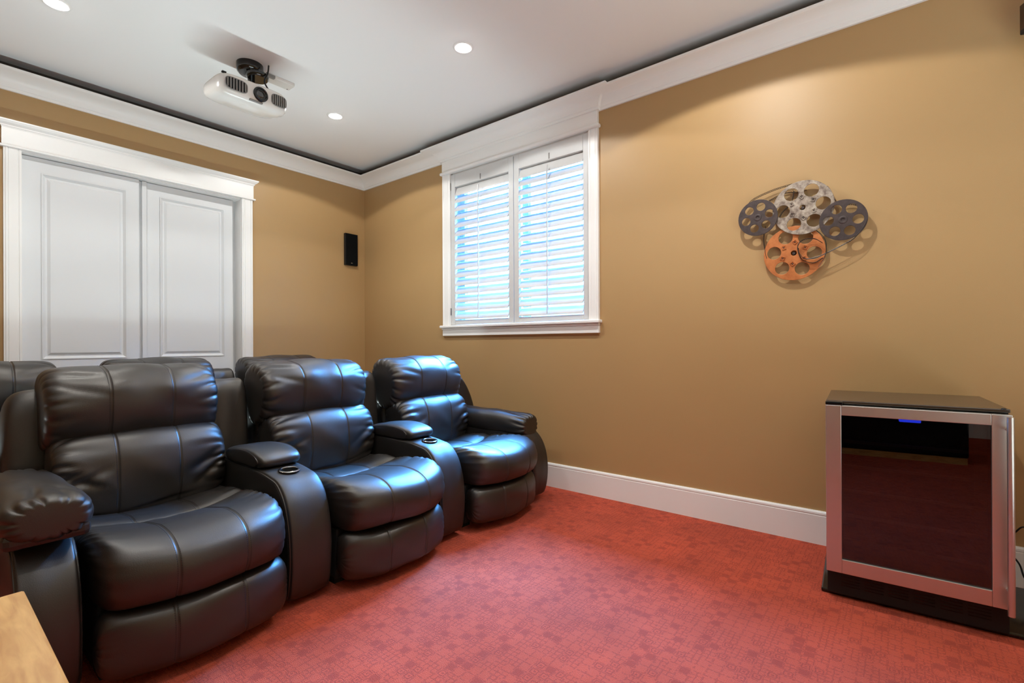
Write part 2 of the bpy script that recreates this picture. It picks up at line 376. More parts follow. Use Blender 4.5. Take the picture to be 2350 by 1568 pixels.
def door(name, x0, x1, y, px0, px1, pzs):
    r = struct(empty(name, (x0, y, 0))); W_ = x1-x0
    mb = MB(); mb.box(0, W_, 0.012, 0.035, 0.01, 2.42)
    zs = [0.01]+[z for p in pzs for z in p]+[2.42]
    a, b = px0-x0, px1-x0
    mb.box(0, a, 0, 0.012, 0.01, 2.42); mb.box(b, W_, 0, 0.012, 0.01, 2.42)
    for i in range(0, len(zs), 2): mb.box(a, b, 0, 0.012, zs[i], zs[i+1])
    mb.build('door_slab', DOOR, r)
    for (z0, z1) in pzs:
        # moulding ring: slopes from the face into the recess, then raised field
        def ring(i, y_): return [(a+i, y_, z0+i), (b-i, y_, z0+i), (b-i, y_, z1-i), (a+i, y_, z1-i)]
        steps = [(0.0, -0.004), (0.006, -0.005), (0.014, 0.003), (0.022, 0.011), (0.030, 0.011), (0.046, 0.000)]
        v = [p for s_ in steps for p in ring(*s_)]; f = []
        for i in range(len(steps)-1):
            for k in range(4): f.append((i*4+k, i*4+(k+1) % 4, (i+1)*4+(k+1) % 4, (i+1)*4+k))
        f.append(tuple((len(steps)-1)*4+k for k in range(4)))
        mk('door_panel', v, f, DOOR, r)
    return r
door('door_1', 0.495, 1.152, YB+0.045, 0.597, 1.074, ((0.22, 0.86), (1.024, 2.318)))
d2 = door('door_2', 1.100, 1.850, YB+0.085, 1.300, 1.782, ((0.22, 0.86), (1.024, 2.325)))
MB().box(0.076, 0.106, -0.022, 0.0, 0.01, 2.42, 0.003).build('astragal', DOOR, d2)

# ------------------------------------------------------------------ window: casing, head, stool, sash
wn = struct(empty('window_1', (XW, 2.527, 0)))
def wb(name, y0, y1, x0, x1, z0, z1, b=0.003, m_=TRIM, par=None):
    return MB().box(x0, x1, y0-2.527, y1-2.527, z0, z1, b).build(name, m_, par or wn)
def wcas(y0, y1):
    P = []; w_ = y1-y0
    for (u, d) in [(0, 0), (0, .022), (.16, .024), (.2, .020), (.26, .020), (.3, .023), (.74, .023), (.78, .020), (.84, .020), (.88, .024), (1, .024), (1, 0)]:
        P.append((-d, y0+u*w_-2.527))
    return MB().prism(P, 'z', 1.288, 2.700).build('casing', TRIM, wn)
wcas(1.712, 1.790); wcas(3.243, 3.343)
wb('head_frieze', 1.712, 3.343, -0.030, 0, 2.715, 2.83)
wb('head_bead', 1.694, 3.361, -0.046, 0, 2.690, 2.717, 0.010)
wb('stool', 1.694, 3.362, -0.052, 0.02, 1.268, 1.292, 0.006)
wb('stool_moulding', 1.706, 3.352, -0.032, 0, 1.252, 1.268, 0.004)
wb('apron', 1.710, 3.348, -0.022, 0, 1.196, 1.252, 0.002)
MB().prism([(0, 1.196), (-0.022, 1.196), (-0.018, 1.190), (0, 1.176)], 'y', 1.716-2.527, 3.342-2.527).build('apron_return', WALL, wn)
for (y0, y1, z0, z1) in ((WY0, WY0+0.02, WZ0, WZ1), (WY1-0.02, WY1, WZ0, WZ1), (WY0, WY1, WZ0, WZ0+0.02), (WY0, WY1, WZ1-0.02, WZ1)):
    wb('reveal_board', y0, y1, 0.0, 0.17, z0, z1, 0.0)
for (y0, y1, z0, z1) in ((WY0+.02, WY0+.07, WZ0+.02, WZ1-.02), (WY1-.07, WY1-.02, WZ0+.02, WZ1-.02), (WY0+.07, WY1-.07, WZ0+.02, WZ0+.07),
                         (WY0+.07, WY1-.07, WZ1-.07, WZ1-.02), (2.44, 2.50, WZ0+.07, WZ1-.07)):
    wb('sash_frame', y0, y1, 0.105, 0.150, z0, z1, 0.004)
wb('window_pane', WY0+.07, 2.44, 0.124, 0.130, WZ0+.07, WZ1-.07, 0.0, PANE)
wb('window_pane', 2.50, WY1-.07, 0.124, 0.130, WZ0+.07, WZ1-.07, 0.0, PANE)
struct(MB().box(XW+0.16, XW+14, -10, 16, 0.55, 0.60).build('ground', GROUND))
struct(MB().box(XW+2.9, XW+3.1, 0.8, 7, 0.60, 4.2).box(XW+0.16, XW+2.9, 0.8, 1.0, 0.60, 4.2).build('exterior_sky_blocker', mat('sky_blocker_dark', (0.05, 0.051, 0.052), 0.9, bump=0.2, bscale=80)))  # added wall and wing, kept dark, that block low and sideways sky
struct(MB().box(XW+0.16, XW+1.02, -4, 8, 3.25, 3.40).build('roof_sky_blocker', mat('sky_blocker_bounce', (0.60, 0.60, 0.60), 0.7)))  # added overhang that blocks steep sky and bounces light onto the louvers

# ------------------------------------------------------------------ plantation shutters: each panel a thing
lw = 0.091; TH = math.radians(54)
def louver_mesh(L_):
    n = 12; v = []; f = []
    for s in (-1, 1):
        for k in range(n):
            a = 2*math.pi*k/n
            e = (lw/2)*math.copysign(abs(math.cos(a))**0.8, math.cos(a)); t_ = 0.0056*math.sin(a)
            v.append((e*math.cos(TH)-t_*math.sin(TH), s*L_/2, e*math.sin(TH)+t_*math.cos(TH)))
    f = [tuple(range(n)), tuple(range(n, 2*n))]+[(k, (k+1) % n, n+(k+1) % n, n+k) for k in range(n)]
    return v, f
def shutter(y0, y1, label, hinge_side):
    yc = (y0+y1)/2
    r = empty('window_shutter', (XW, yc, 1.295), 0, label, 'shutter', 'plantation shutter panels in the window')
    h = (y1-y0)/2; X0, X1 = -0.012, 0.020; st = 0.052; z0, z1 = 0.0, 1.385
    lo, hi = 0.048, 1.262
    for s in (-1, 1):
        a, b = sorted((s*h, s*(h-st))); MB().box(X0, X1, a, b, z0, z1, 0.003).build('stile', LOUV, r)
    MB().box(X0, X1, -h+st, h-st, z0, lo-0.004, 0.003).build('rail', LOUV, r)
    MB().box(X0, X1, -h+st, h-st, hi+0.004, z1, 0.003).build('rail', LOUV, r)
    n = 16; pitch_ = (hi-lo)/n; v, f = louver_mesh(2*(h-st)-0.004); first = None
    for i in range(n):
        if first is None: o = mk('louver', v, f, LOUV, r, True, 50); first = o
        else: o = first.copy(); C.objects.link(o); o.parent = r
        o.location = (0.004, 0, lo+(i+0.5)*pitch_)
        if i == n-1: o.rotation_euler = (0, math.radians(-17), 0)
    MB().box(-0.050, -0.040, -0.0055, 0.0055, lo+0.01, hi-0.045, 0.002).build('tilt_rod', LOUV, r)
    MB().box(-0.0135, -0.011, -0.006, 0.006, hi+0.012, hi+0.060, 0.001).build('rod_notch', GREYP, r)
    for z in (0.09, 1.245):
        MB().tube([(-0.016, hinge_side*(h+0.002), z), (-0.016, hinge_side*(h+0.002), z+0.066)], 0.0045, 8).build('hinge', HINGE, r)
    return r
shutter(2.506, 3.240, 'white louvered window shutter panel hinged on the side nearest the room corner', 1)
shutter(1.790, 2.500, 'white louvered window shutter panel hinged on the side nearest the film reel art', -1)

# ------------------------------------------------------------------ recessed downlights
names = {0: 'lit recessed downlight in white ceiling nearest the window head', 1: 'lit recessed downlight in ceiling beyond the projector towards the room corner',
         2: 'lit recessed downlight in ceiling in front of the white double doors, cut by frame edge',
         3: 'recessed downlight beyond the frame above the front row recliner beside the table', 4: 'recessed downlight beyond the frame that lights the film reel art',
         5: 'recessed downlight beyond the frame above the wooden table'}
lm = None
for i, (x, y) in enumerate(LAMPS):
    lab = names[i]
    r = empty('recessed_light', (x, y, ZC), 0, lab, 'ceiling light', 'recessed downlights in the ceiling')
    if lm is None:
        a = MB().lathe([(0.045, -0.002), (0.049, -0.007), (0.060, -0.006), (0.066, 0.0005)], 36).build('trim_ring', TRIM, r, True, 60)
        b = MB().lathe([(0.0, -0.018), (0.016, -0.017), (0.032, -0.012), (0.045, -0.003)], 28).build('bulb', BULB, r, True, 60); lm = (a, b)
    else:
        for q in lm:
            c = q.copy(); C.objects.link(c); c.parent = r

# ================================================================== soft upholstery
def closed_curve(ctrl, N):
    P = np.array(ctrl, float); n = len(P); o = []
    for i in range(n):
        a, b, c, d = P[i-1], P[i], P[(i+1) % n], P[(i+2) % n]
        for k in range(24):
            t = k/24
            o.append(0.5*((2*b)+(c-a)*t+(2*a-5*b+4*c-d)*t*t+(3*b-a-3*c+d)*t**3))
    o = np.array(o); q = np.vstack([o, o[:1]]); L_ = np.r_[0, np.cumsum(np.linalg.norm(np.diff(q, axis=0), axis=1))]
    u = np.linspace(0, L_[-1], N, endpoint=False)
    return np.c_[np.interp(u, L_, q[:, 0]), np.interp(u, L_, q[:, 1])], L_[-1]
class Soft:
    """cushion: closed (y, z) outline swept over a width along x, rounded and gathered at both ends"""
    def __init__(s, ctrl, W_, seed, N=110, n_end=9.0, seams=(-0.36, 0.36), groove=0.0025, wr=0.008, wl=0.07, ncr=16, puff=0.002,
                 lump=0.004, creases=(), bow=None, ends=(1, 1), q=2.4, kmin=0.02):
        s.P, s.L = closed_curve(ctrl, N); s.N = N; s.W = W_; s.rng = np.random.RandomState(seed)
        d = np.roll(s.P, -1, 0)-np.roll(s.P, 1, 0); d /= np.linalg.norm(d, axis=1)[:, None]
        nrm = np.c_[d[:, 1], -d[:, 0]]; c = s.P.mean(0)
        area = 0.5*np.sum(s.P[:, 0]*np.roll(s.P[:, 1], -1)-np.roll(s.P[:, 0], -1)*s.P[:, 1])
        s.nrm = nrm if area > 0 else -nrm
        s.c = (s.P.min(0)+s.P.max(0))/2; s.seams = seams
        s.groove, s.wr, s.wl, s.puff, s.lump, s.creases, s.bow, s.n_end, s.ends, s.q, s.kmin = groove, wr, wl, puff, lump, creases, bow, n_end, ends, q, kmin
        s.t = np.arange(N)/N*s.L
        s.cr = []
        for e in (0, 1):
            base = np.linspace(0, s.L, ncr, endpoint=False)+s.rng.uniform(-.3, .3, ncr)*s.L/ncr
            s.cr.append([(b_, s.rng.uniform(.35, 1.0), s.rng.uniform(.5, 1.5), s.rng.uniform(-.35, .35)) for b_ in base])
        s.ph = s.rng.uniform(0, 6.28, (5, 2)); s.fr = s.rng.uniform(0.6, 2.2, (5, 2))
    def ring(s, u):
        N = s.N; k = s.kmin+(1-s.kmin)*max((1-abs(u)**s.n_end), 0)**(1/s.q); e_id = 0 if u < 0 else 1
        if not s.ends[e_id]: k = 1.0
        disp = np.zeros(N)
        for u0 in s.seams:
            dx = (u-u0)*s.W/2; disp -= s.groove*math.exp(-(dx/0.0045)**2)
        if s.seams:
            ed = sorted([-1.0]+list(s.seams)+[1.0])
            for a, b in zip(ed[:-1], ed[1:]):
                if a <= u <= b:
                    q = (u-(a+b)/2)/((b-a)/2); disp += s.puff*(1-q**4)
        e = (1-abs(u))*s.W/2
        if s.ends[e_id] and s.wr:
            for (t0, am, ln, sk) in s.cr[e_id]:
                dt_ = (s.t-t0-sk*e+s.L/2) % s.L-s.L/2
                wd = 0.0065+0.10*e
                disp -= s.wr*am*np.exp(-(dt_/wd)**2)*math.exp(-(e/(s.wl*ln))**1.5)
            disp += s.wr*0.45*math.exp(-(e/s.wl)**2)
        for (u0, t0, u1, t1, am, wd) in s.creases:
            # crease from (u0, t0) to (u1, t1); t as a fraction of the outline
            A = np.array([u0*s.W/2, t0*s.L]); B = np.array([u1*s.W/2, t1*s.L]); AB = B-A
            X = np.c_[np.full(N, u*s.W/2), s.t]-A; h = np.clip(X@AB/(AB@AB), 0, 1)
            dd = np.linalg.norm(X-h[:, None]*AB, axis=1)
            disp += am*np.exp(-(dd/wd)**2)*np.sin(np.pi*np.clip(h, 0.02, .98))**0.5
        for (a, b), (fa, fb) in zip(s.ph, s.fr):
            disp += s.lump*0.4*np.sin(fa*u*4+a)*np.sin(2*np.pi*round(fb*2)*s.t/s.L+b)
        P = s.c+(s.P-s.c)*k+s.nrm*(disp*min(1, k*1.5))[:, None]
        out_ = np.c_[np.full(N, u*s.W/2), P]
        if s.bow is not None: out_ = s.bow(out_, u)
        return out_
    def us(s):
        a = np.sin(np.linspace(-np.pi/2, np.pi/2, 46)); a = np.sign(a)*np.abs(a)**0.8
        for u0 in s.seams:
            a = np.r_[a, u0+np.array([-14, -9, -6, -4, -2, 0, 2, 4, 6, 9, 14])*0.001/(s.W/2)]
        return np.unique(np.round(np.clip(a, -1, 1), 5))
    def mesh(s, xf=None):
        us = s.us(); V = np.vstack([s.ring(u) for u in us]); N = s.N; f = []
        for i in range(len(us)-1):
            for k in range(N):
                f.append((i*N+k, i*N+(k+1) % N, (i+1)*N+(k+1) % N, (i+1)*N+k))
        f.append(tuple(range(N))); f.append(tuple((len(us)-1)*N+k for k in range(N)))
        return (xf(V) if xf else V), f
    def build(s, name, m_, parent, xf=None):
        v, f = s.mesh(xf); return mk(name, v, f, m_, parent, True)
    def stitches(s, parent, seams=None, t0=0.0, t1=1.0, off=0.0065, xf=None, rows=(-1, 1)):
        mb = MB(); seams = s.seams if seams is None else seams
        for u0 in seams:
            for r_ in rows:
                g = s.ring(u0+r_*off/(s.W/2)); 
                if xf: g = xf(g)
                i0, i1 = int(t0*s.N), int(t1*s.N); g = np.array([g[i % s.N] for i in range(i0, i1)])
                L_ = np.r_[0, np.cumsum(np.linalg.norm(np.diff(g, axis=0), axis=1))]
                for a in np.arange(0.004, L_[-1]-0.004, 0.0075):
                    p = np.array([np.interp(a, L_, g[:, j]) for j in range(3)]); q = np.array([np.interp(a+0.0045, L_, g[:, j]) for j in range(3)])
                    mb.tube([p, q], 0.0009, 4)
        return prop(mb.build('stitching', THREAD, parent), kind='stuff')

def recliner(xc, seed, label, arm=None, dy=0.0, wr=1.0):
    """local frame: x across (centre of the seat), y = 0 at the front of the base, z = 0 on the carpet"""
    r = empty('recliner', (xc, 1.95+dy, 0), 0, label, 'recliner', 'black leather recliners')
    W_ = 0.606
    rg = random.Random(seed)
    def bow(a, fall):
        def g(P, u):
            P = P.copy(); w_ = np.clip(1-(P[:, 1])/fall, 0, 1); P[:, 1] -= a*(1-u*u)*w_; return P
        return g
    # base box under the seat
    MB().box(-0.285, 0.285, 0.10, 0.95, 0.035, 0.27, 0.01).add(*[*MB().box(-0.27, -0.20, 0.14, 0.22, 0, 0.035).__dict__.values()]).box(0.20, 0.27, 0.14, 0.22, 0, 0.035).box(-0.27, -0.20, 0.85, 0.93, 0, 0.035).box(0.20, 0.27, 0.85, 0.93, 0, 0.035).build('base', DARK, r)
    # footrest
    fr = Soft([(.022, .050), (.000, .075), (-.008, .13), (-.008, .19), (.004, .238), (.035, .262), (.075, .262), (.095, .23), (.095, .09), (.06, .048)],
              W_, seed+1, n_end=16, wr=0.005*wr, wl=0.03, ncr=22, puff=0.0015, lump=0.003, bow=bow(0.075, 0.6), q=3)
    o = fr.build('footrest', LEATHER, r); fr.stitches(o, t0=0.05, t1=0.52)
    # seat: waterfall front roll, crease, dished pan
    def seatbow(P, u):
        P = P.copy(); w_ = np.clip(1-(P[:, 1])/0.5, 0, 1); P[:, 1] -= 0.075*(1-u*u)*w_
        topw = np.clip((P[:, 2]-0.36)/0.10, 0, 1); bk = np.clip((P[:, 1]-0.0)/0.35, 0.35, 1)
        P[:, 2] -= 0.042*(1-u*u)*topw*bk; return P
    cre = [(-.20+.1*rg.random(), .30, .0, .335, -.006, .016), (.1, .31, .30, .35, -.004, .014), (-.6, .27, -.3, .33, -.004, .016), (.45, .26, .75, .33, -.004, .018)]
    seat = Soft([(.03, .278), (-.012, .300), (-.030, .345), (-.028, .40), (-.005, .452), (.05, .484), (.13, .494), (.23, .488), (.33, .478), (.380, .464), (.400, .434), (.420, .456),
                 (.48, .464), (.56, .455), (.64, .44), (.72, .43), (.74, .34), (.60, .28), (.30, .272)],
                W_, seed+2, N=140, n_end=14, kmin=0.45, wr=0.015*wr, wl=0.05, ncr=36, puff=0.002, lump=0.004, creases=cre, bow=seatbow, q=2.6)
    o = seat.build('seat_cushion', LEATHER, r); seat.stitches(o, t0=0.02, t1=0.50)
    # lumbar cushion
    lc = [(-.95, .22, -.45, .30, -.010, .016), (-.95, .28, -.5, .22, -.008, .013), (.95, .33, .5, .22, -.009, .015), (.95, .26, .55, .16, -.008, .013),
          (-.25+.1*rg.random(), .34, .3, .20, .006, .03), (-.9, .36, -.3, .18, .006, .025), (-.3, .10, .8, .13, -.006, .010)]
    lum = Soft([(.74, .375), (.680, .40), (.645, .46), (.630, .54), (.632, .61), (.650, .675), (.695, .722), (.77, .738), (.84, .70), (.84, .55), (.81, .42)],
               0.626, seed+3, N=130, n_end=9, kmin=0.70, wr=0.018*wr, wl=0.075, ncr=20, puff=0.002, lump=0.006, creases=lc, q=2.3,
               bow=lambda P, u: np.c_[P[:, 0], P[:, 1]-0.02*(1-u*u), P[:, 2]+0.018*(1-u*u)*np.clip((P[:, 2]-.55)/.2, 0, 1)-0.02*(1-u*u)*np.clip((.5-P[:, 2])/.1, 0, 1)])
    o = lum.build('lumbar_cushion', LEATHER, r); lum.stitches(o, t0=0.0, t1=0.60)
    # head cushion overhanging it
    hc = [(-.9, .36, -.35, .30, -.007, .014), (-.9, .44, -.45, .40, -.007, .012), (.9, .40, .45, .34, -.006, .014), (.1, .36, .5, .28, .005, .03), (-.5, .30, 0, .38, .005, .03)]
    hd = Soft([(.850, .700), (.800, .706), (.742, .738), (.704, .800), (.694, .880), (.714, .948), (.775, 1.000), (.870, 1.022), (.940, 1.010), (.985, .960), (.985, .86), (.93, .74)],
              0.634, seed+4, N=130, n_end=10, kmin=0.68, wr=0.015*wr, wl=0.065, ncr=18, puff=0.002, lump=0.005, creases=hc, q=2.3,
              bow=lambda P, u: np.c_[P[:, 0]-0.010, P[:, 1]-0.03*(1-u*u), P[:, 2]-0.006+0.016*(1-u*u)*np.clip((P[:, 2]-.8)/.2, 0, 1)-0.030*u*u*np.clip((.84-P[:, 2])/.1, 0, 1)])
    o = hd.build('headrest', LEATHER, r); hd.stitches(o, t0=0.06, t1=0.62)
    # padded shell behind the cushions (wider on the arm side)
    xa, xb = -0.302, 0.302
    if arm == 'left': xa = -0.43
    if arm == 'right': xb = 0.53
    sh = Soft([(.86, .20), (.86, .50), (.875, .78), (.89, .885), (.925, .925), (.985, .932), (1.035, .905), (1.06, .80), (1.07, .45), (1.07, .12), (1.03, .07), (.97, .06), (.90, .07)],
              xb-xa, seed+5, N=80, n_end=18, kmin=0.6, seams=(), wr=0.002, wl=0.03, lump=0.002, q=2.2,
              bow=lambda P, u: np.c_[P[:, 0]+(xa+xb)/2-((0.13*np.clip((P[:, 2]-.55)/.38, 0, 1)**1.6*np.clip((u-.3)/.7, 0, 1)) if arm == 'right' else 0), P[:, 1]-(0.11*np.clip((u-.2)/.8, 0, 1) if arm == 'right' else 0), P[:, 2]-(0.06 if (arm == 'right' and u > 0) else 0.012)*np.clip(abs(u)-.55, 0, 1)**2*np.clip((P[:, 2]-.6)/.3, 0, 1)/0.2])
    sh.build('back_shell', LEATH2, r)
    if arm:
        sg = -1 if arm == 'left' else 1
        x0 = sg*0.41 if arm == 'right' else -0.405
        wd = 0.165 if arm == 'left' else 0.195
        body = Soft([(.10, .04), (.055, .06), (.030, .15), (.025, .26), (.045, .37), (.095, .455), (.17, .50), (.30, .505), (.60, .50), (.90, .52), (.96, .40), (.96, .22), (.96, .08), (.92, .045), (.75, .04), (.5, .04), (.25, .04)],
                    wd, seed+6, N=110, n_end=22, seams=(-0.86, 0.86), groove=0.003, wr=0.0, puff=0.004, lump=0.002, q=3.2, bow=lambda P, u: P+np.array([x0, 0, 0]))
        o = body.build('armrest', LEATH2, r); body.stitches(o, t0=0.0, t1=0.42, off=0.004, rows=(1,) if arm == 'left' else (-1,))
        # pad: outline in x-z swept along y, gathered at its front end
        zc = 0.603 if arm == 'left' else 0.540
        hw, hh = (0.112, 0.067) if arm == 'left' else (0.104, 0.088)
        px = x0+(0.0 if arm == 'left' else -0.005)
        ctrl = []
        for k in range(14):
            a = 2*math.pi*k/14; cx_, sz = math.cos(a), math.sin(a)
            ctrl.append((hw*math.copysign(abs(cx_)**.8, cx_), hh*math.copysign(abs(sz)**.85, sz)))
        pad = Soft(ctrl, 0.74, seed+7, N=110, n_end=9, kmin=0.58, seams=(), wr=0.013, wl=0.085, ncr=15, lump=0.004, q=2.5,
                   creases=[(-.75, .10, -.45, .2, -.008, .012), (-.8, .3, -.4, .26, -.008, .012), (-.3, .12, -.2, .42, -.003, .006), (-.1, .2, .2, .35, .004, .03)])
        def xf(V):
            y = V[:, 0]; t_ = (y+0.37)/0.74
            drop = 0.030*np.clip(t_, 0, 1) if arm == 'left' else 0.012*np.clip(0.5-t_, 0, 1)/0.5
            return np.c_[px+V[:, 1], 0.39+y+(0.0 if arm == 'left' else 0.09), zc+V[:, 2]-drop]
        p = pad.build('arm_pad', LEATHER, o, xf)
        if arm == 'left': MB().box(px-hw*0.90, px+hw*0.90, 0.050, 0.72, zc-hh*0.98-0.016, zc-hh*0.45, 0.018).build('pad_band', LEATH2, o)
    return r

def console(xc, seed, label):
    r = empty('console', (xc, 1.95, 0), 0, label, 'console', 'cup holder consoles between recliners')
    W_ = 0.208
    b = Soft([(.10, .035), (.055, .05), (.035, .14), (.030, .25), (.045, .36), (.082, .455), (.145, .518), (.22, .536), (.34, .548), (.62, .552), (.80, .55), (.84, .45), (.84, .25), (.84, .08), (.80, .04), (.6, .035), (.4, .035), (.22, .035)],
             W_, seed, N=130, n_end=26, seams=(-0.90, 0.90), groove=0.003, wr=0.0, puff=0.006, lump=0.0015, q=3.4)
    body = b.build('console_body', LEATH2, r)
    # real hole for the cup
    cut = mk('cutter', *[*MB().lathe([(0.038, 0.44), (0.038, 0.62)], 32, Matrix.Translation((0.0, 0.232, 0)), True).__dict__.values()], DARK, r)
    md = body.modifiers.new('cup', 'BOOLEAN'); md.operation = 'DIFFERENCE'; md.object = cut; md.solver = 'EXACT'
    bpy.context.view_layer.update(); dg = bpy.context.evaluated_depsgraph_get()
    me = bpy.data.meshes.new_from_object(body.evaluated_get(dg)); body.modifiers.clear(); body.data = me
    bpy.data.objects.remove(cut)
    b.stitches(body, t0=0.02, t1=0.36, off=0.004, rows=(-1,))
    cup = MB().lathe([(0.0, 0.452), (0.034, 0.452), (0.0365, 0.46), (0.0370, 0.548)], 32, Matrix.Translation((0, 0.232, 0))).build('cup_holder', DARK, r, True)
    T_ = Matrix.Translation((0, 0.232, 0.549)) @ Matrix.Rotation(math.radians(-4.5), 4, 'X').inverted()
    prof_ = [(0.041+0.0060*math.cos(a), 0.0035*math.sin(a)) for a in [2*math.pi*k/12 for k in range(13)]]
    MB().lathe(prof_, 40, T_).build('cup_ring', DCHROME, cup, True)
    lid = Soft([(.330, .560), (.300, .575), (.302, .592), (.335, .608), (.42, .622), (.52, .622), (.62, .610), (.69, .595), (.70, .565), (.62, .556), (.42, .556)],
               0.210, seed+2, N=90, n_end=14, seams=(-0.93, 0.93), groove=0.002, wr=0.0, puff=0.010, lump=0.001, q=2.6)
    o = lid.build('console_lid', LEATHER, r)
    g = lid.ring(-0.93); 
    MB().tube([tuple(p) for p in g[2:60]], 0.0028, 6).build('piping', LEATHER, o, True)
    bp_ = Soft([(.845, .40), (.850, .60), (.868, .80), (.885, .895), (.92, .93), (.985, .932), (1.035, .90), (1.06, .75), (1.06, .40), (1.06, .12), (1.02, .08), (.95, .075), (.88, .09)],
               0.190, seed+3, N=80, n_end=16, seams=(), wr=0.0, puff=0, lump=0.002, q=2.8)
    bp_.build('back_panel', LEATH2, r)
    return r
def copy_tree(o, parent=None):
    c = o.copy(); C.objects.link(c)
    if parent: c.parent = parent
    for ch in list(o.children): copy_tree(ch, c)
    return c
def strip(o): return o
recs = [recliner(0.675, 11, 'front row black leather recliner with padded arm beside the wooden table', 'left'),
        recliner(1.523, 47, 'front row black leather recliner between the two cup holder consoles', None, -0.02),
        recliner(2.388, 83, 'front row black leather recliner lit blue by the window, with padded arm beside tan wall', 'right', 0.0, 1.1)]
cons = [console(1.097, 21, 'front row black cup holder console between table-side recliner and middle recliner'),
        console(1.945, 61, 'front row black cup holder console beside the recliner lit blue by the window')]
RX, RY = -0.390, 1.30
rl = ['back row black recliner in front of the left door, behind the front row arm', 'back row black recliner before the seam of the double doors',
      'back row black recliner before the right door edge, behind the middle front recliner']
for o, l in zip(recs, rl):
    c = copy_tree(o); c.location.x += RX; c.location.y = 1.95+RY; c['label'] = l
for o, l in zip(cons, ['back row black console between the first two back row recliners, under the left door', 'back row black console whose back panel shows below the right door panel']):
    c = copy_tree(o); c.location.x += RX; c.location.y = 1.95+RY; c['label'] = l

# ================================================================== wine cooler on its low plinth
RZ = math.radians(-3.4)
fx, fy = 2.515, -0.033
fr = empty('wine_cooler', (fx, fy, 0.0), -RZ*0+math.radians(3.4), 'steel framed glass door wine cooler with bar handle standing against the tan wall', 'wine cooler')
# local: x into the cooler (front plane x = 0), y across (+ is left in the photo)
HW = 0.288
MB().box(0.0, 0.032, HW-0.056, HW, 0.130, 0.848, 0.002).build('door_stile', STEEL, fr)
MB().box(0.0, 0.032, -HW, -HW+0.056, 0.130, 0.848, 0.002).build('door_stile', STEEL, fr)
MB().box(0.0, 0.032, -HW+0.056, HW-0.056, 0.806, 0.848, 0.002).build('door_rail', STEELH, fr)
MB().box(0.0, 0.032, -HW+0.056, HW-0.056, 0.130, 0.190, 0.002).build('door_rail', STEELH, fr)
MB().box(0.009, 0.015, -HW+0.056, HW-0.056, 0.190, 0.806).build('door_glass', SMOKED, fr)
mb = MB()
for (y0, y1, z0, z1) in ((HW-0.062, HW-0.004, .134, .844), (-HW+.004, -HW+.062, .134, .844), (-HW+.062, HW-.062, .134, .192), (-HW+.062, HW-.062, .806, .844)):
    mb.box(0.032, 0.052, y0, y1, z0, z1)
mb.build('door_gasket', BLACKM, fr)
hb = MB().tube([(-0.045, -HW+0.014, 0.128), (-0.045, -HW+0.014, 0.845)], 0.0105, 20).build('door_handle', STEEL, fr, True)
for z in (0.205, 0.795):
    MB().tube([(0.0, -HW+0.014, z), (-0.045, -HW+0.014, z)], 0.006, 12).build('handle_post', STEEL, hb, True)
mb = MB(); D = 0.575
mb.box(0.052, D, HW-0.025, HW-0.002, 0.02, 0.858); mb.box(0.052, D, -HW+0.002, -HW+0.025, 0.02, 0.858)
mb.box(D-0.02, D, -HW+.025, HW-.025, 0.02, 0.858); mb.box(0.052, D, -HW+.025, HW-.025, 0.02, 0.150)
mb.box(0.052, D, -HW+.025, HW-.025, 0.80, 0.850)
mb.build('cabinet', BLACKM, fr)
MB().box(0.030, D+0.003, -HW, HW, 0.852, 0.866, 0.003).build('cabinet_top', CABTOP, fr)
MB().box(-0.002, 0.055, HW-0.062, HW+0.001, 0.849, 0.864, 0.003).build('hinge_cap', BLACKG, fr)
MB().lathe([(0, 0.004), (0.006, 0.004), (0.008, 0.0)], 12, Matrix.Translation((0.02, -HW+0.02, 0.866))).build('screw_cap', BLACKM, fr, True)
kp = MB().box(0.060, 0.075, -HW+.004, HW-.004, 0.02, 0.132).build('kick_grille', BLACKM, fr)
for g in range(6):
    yc = HW-0.085-g*0.0815
    for k in range(5):
        z = 0.055+k*0.0125
        MB().box(0.052, 0.060, yc-0.034, yc+0.034, z, z+0.006, 0.001).build('vent_slat', BLACKG, kp)
for y in (HW-0.030, -HW+0.030):
    MB().lathe([(0, 0.003), (0.004, 0.004), (0.007, 0.0)], 12, Matrix.Translation((0.060, y, 0.05)) @ Matrix.Rotation(-math.pi/2, 4, 'Y')).build('screw', CHROME, kp, True)
MB().box(0.056, 0.085, -0.035, 0.035, 0.788, 0.800, 0.003).build('interior_light', LED, fr)
for k in range(5):
    z = 0.245+k*0.108
    s_ = MB().box(0.080, 0.092, -HW+.028, HW-.028, z, z+0.012, 0.002).build('shelf_front', mat('dark_shelf_wood', (0.28, 0.12, 0.08), 0.35) if k == 0 else bpy.data.materials['dark_shelf_wood'], fr)
    mb = MB()
    for j in range(7):
        x = 0.12+j*0.06
        mb.tube([(x, y, z+0.006+0.010*math.sin(y/0.075*2*math.pi)) for y in np.linspace(-HW+.03, HW-.03, 36)], 0.0016, 5)
    prop(mb.build('wire_rack', CHROME, s_, True), kind='stuff')
bn = empty('low_bench', (-1.12, 0.16, 0), 0, 'low black bench beyond the frame, seen only as a reflection in the cooler glass', 'bench')
MB().box(-0.25, 0.25, -1.05, 0.85, 0.06, 0.54, 0.015).build('bench_body', BLACKM, bn)
MB().box(-0.26, 0.26, -1.06, 0.86, 0.54, 0.62, 0.03).build('seat_pad', LEATHER, bn)
MB().box(-0.245, 0.245, -1.04, 0.84, 0, 0.06).build('base_board', WOOD, bn)
pln = empty('cooler_plinth', (fx+0.072, 0.0, 0), math.radians(3.4), 'low gloss black plinth on the carpet under the wine cooler', 'plinth')
MB().box(0.0, 0.50, -0.66, 0.283, 0.0, 0.019, 0.006).build('plinth_board', BLACKG, pln)
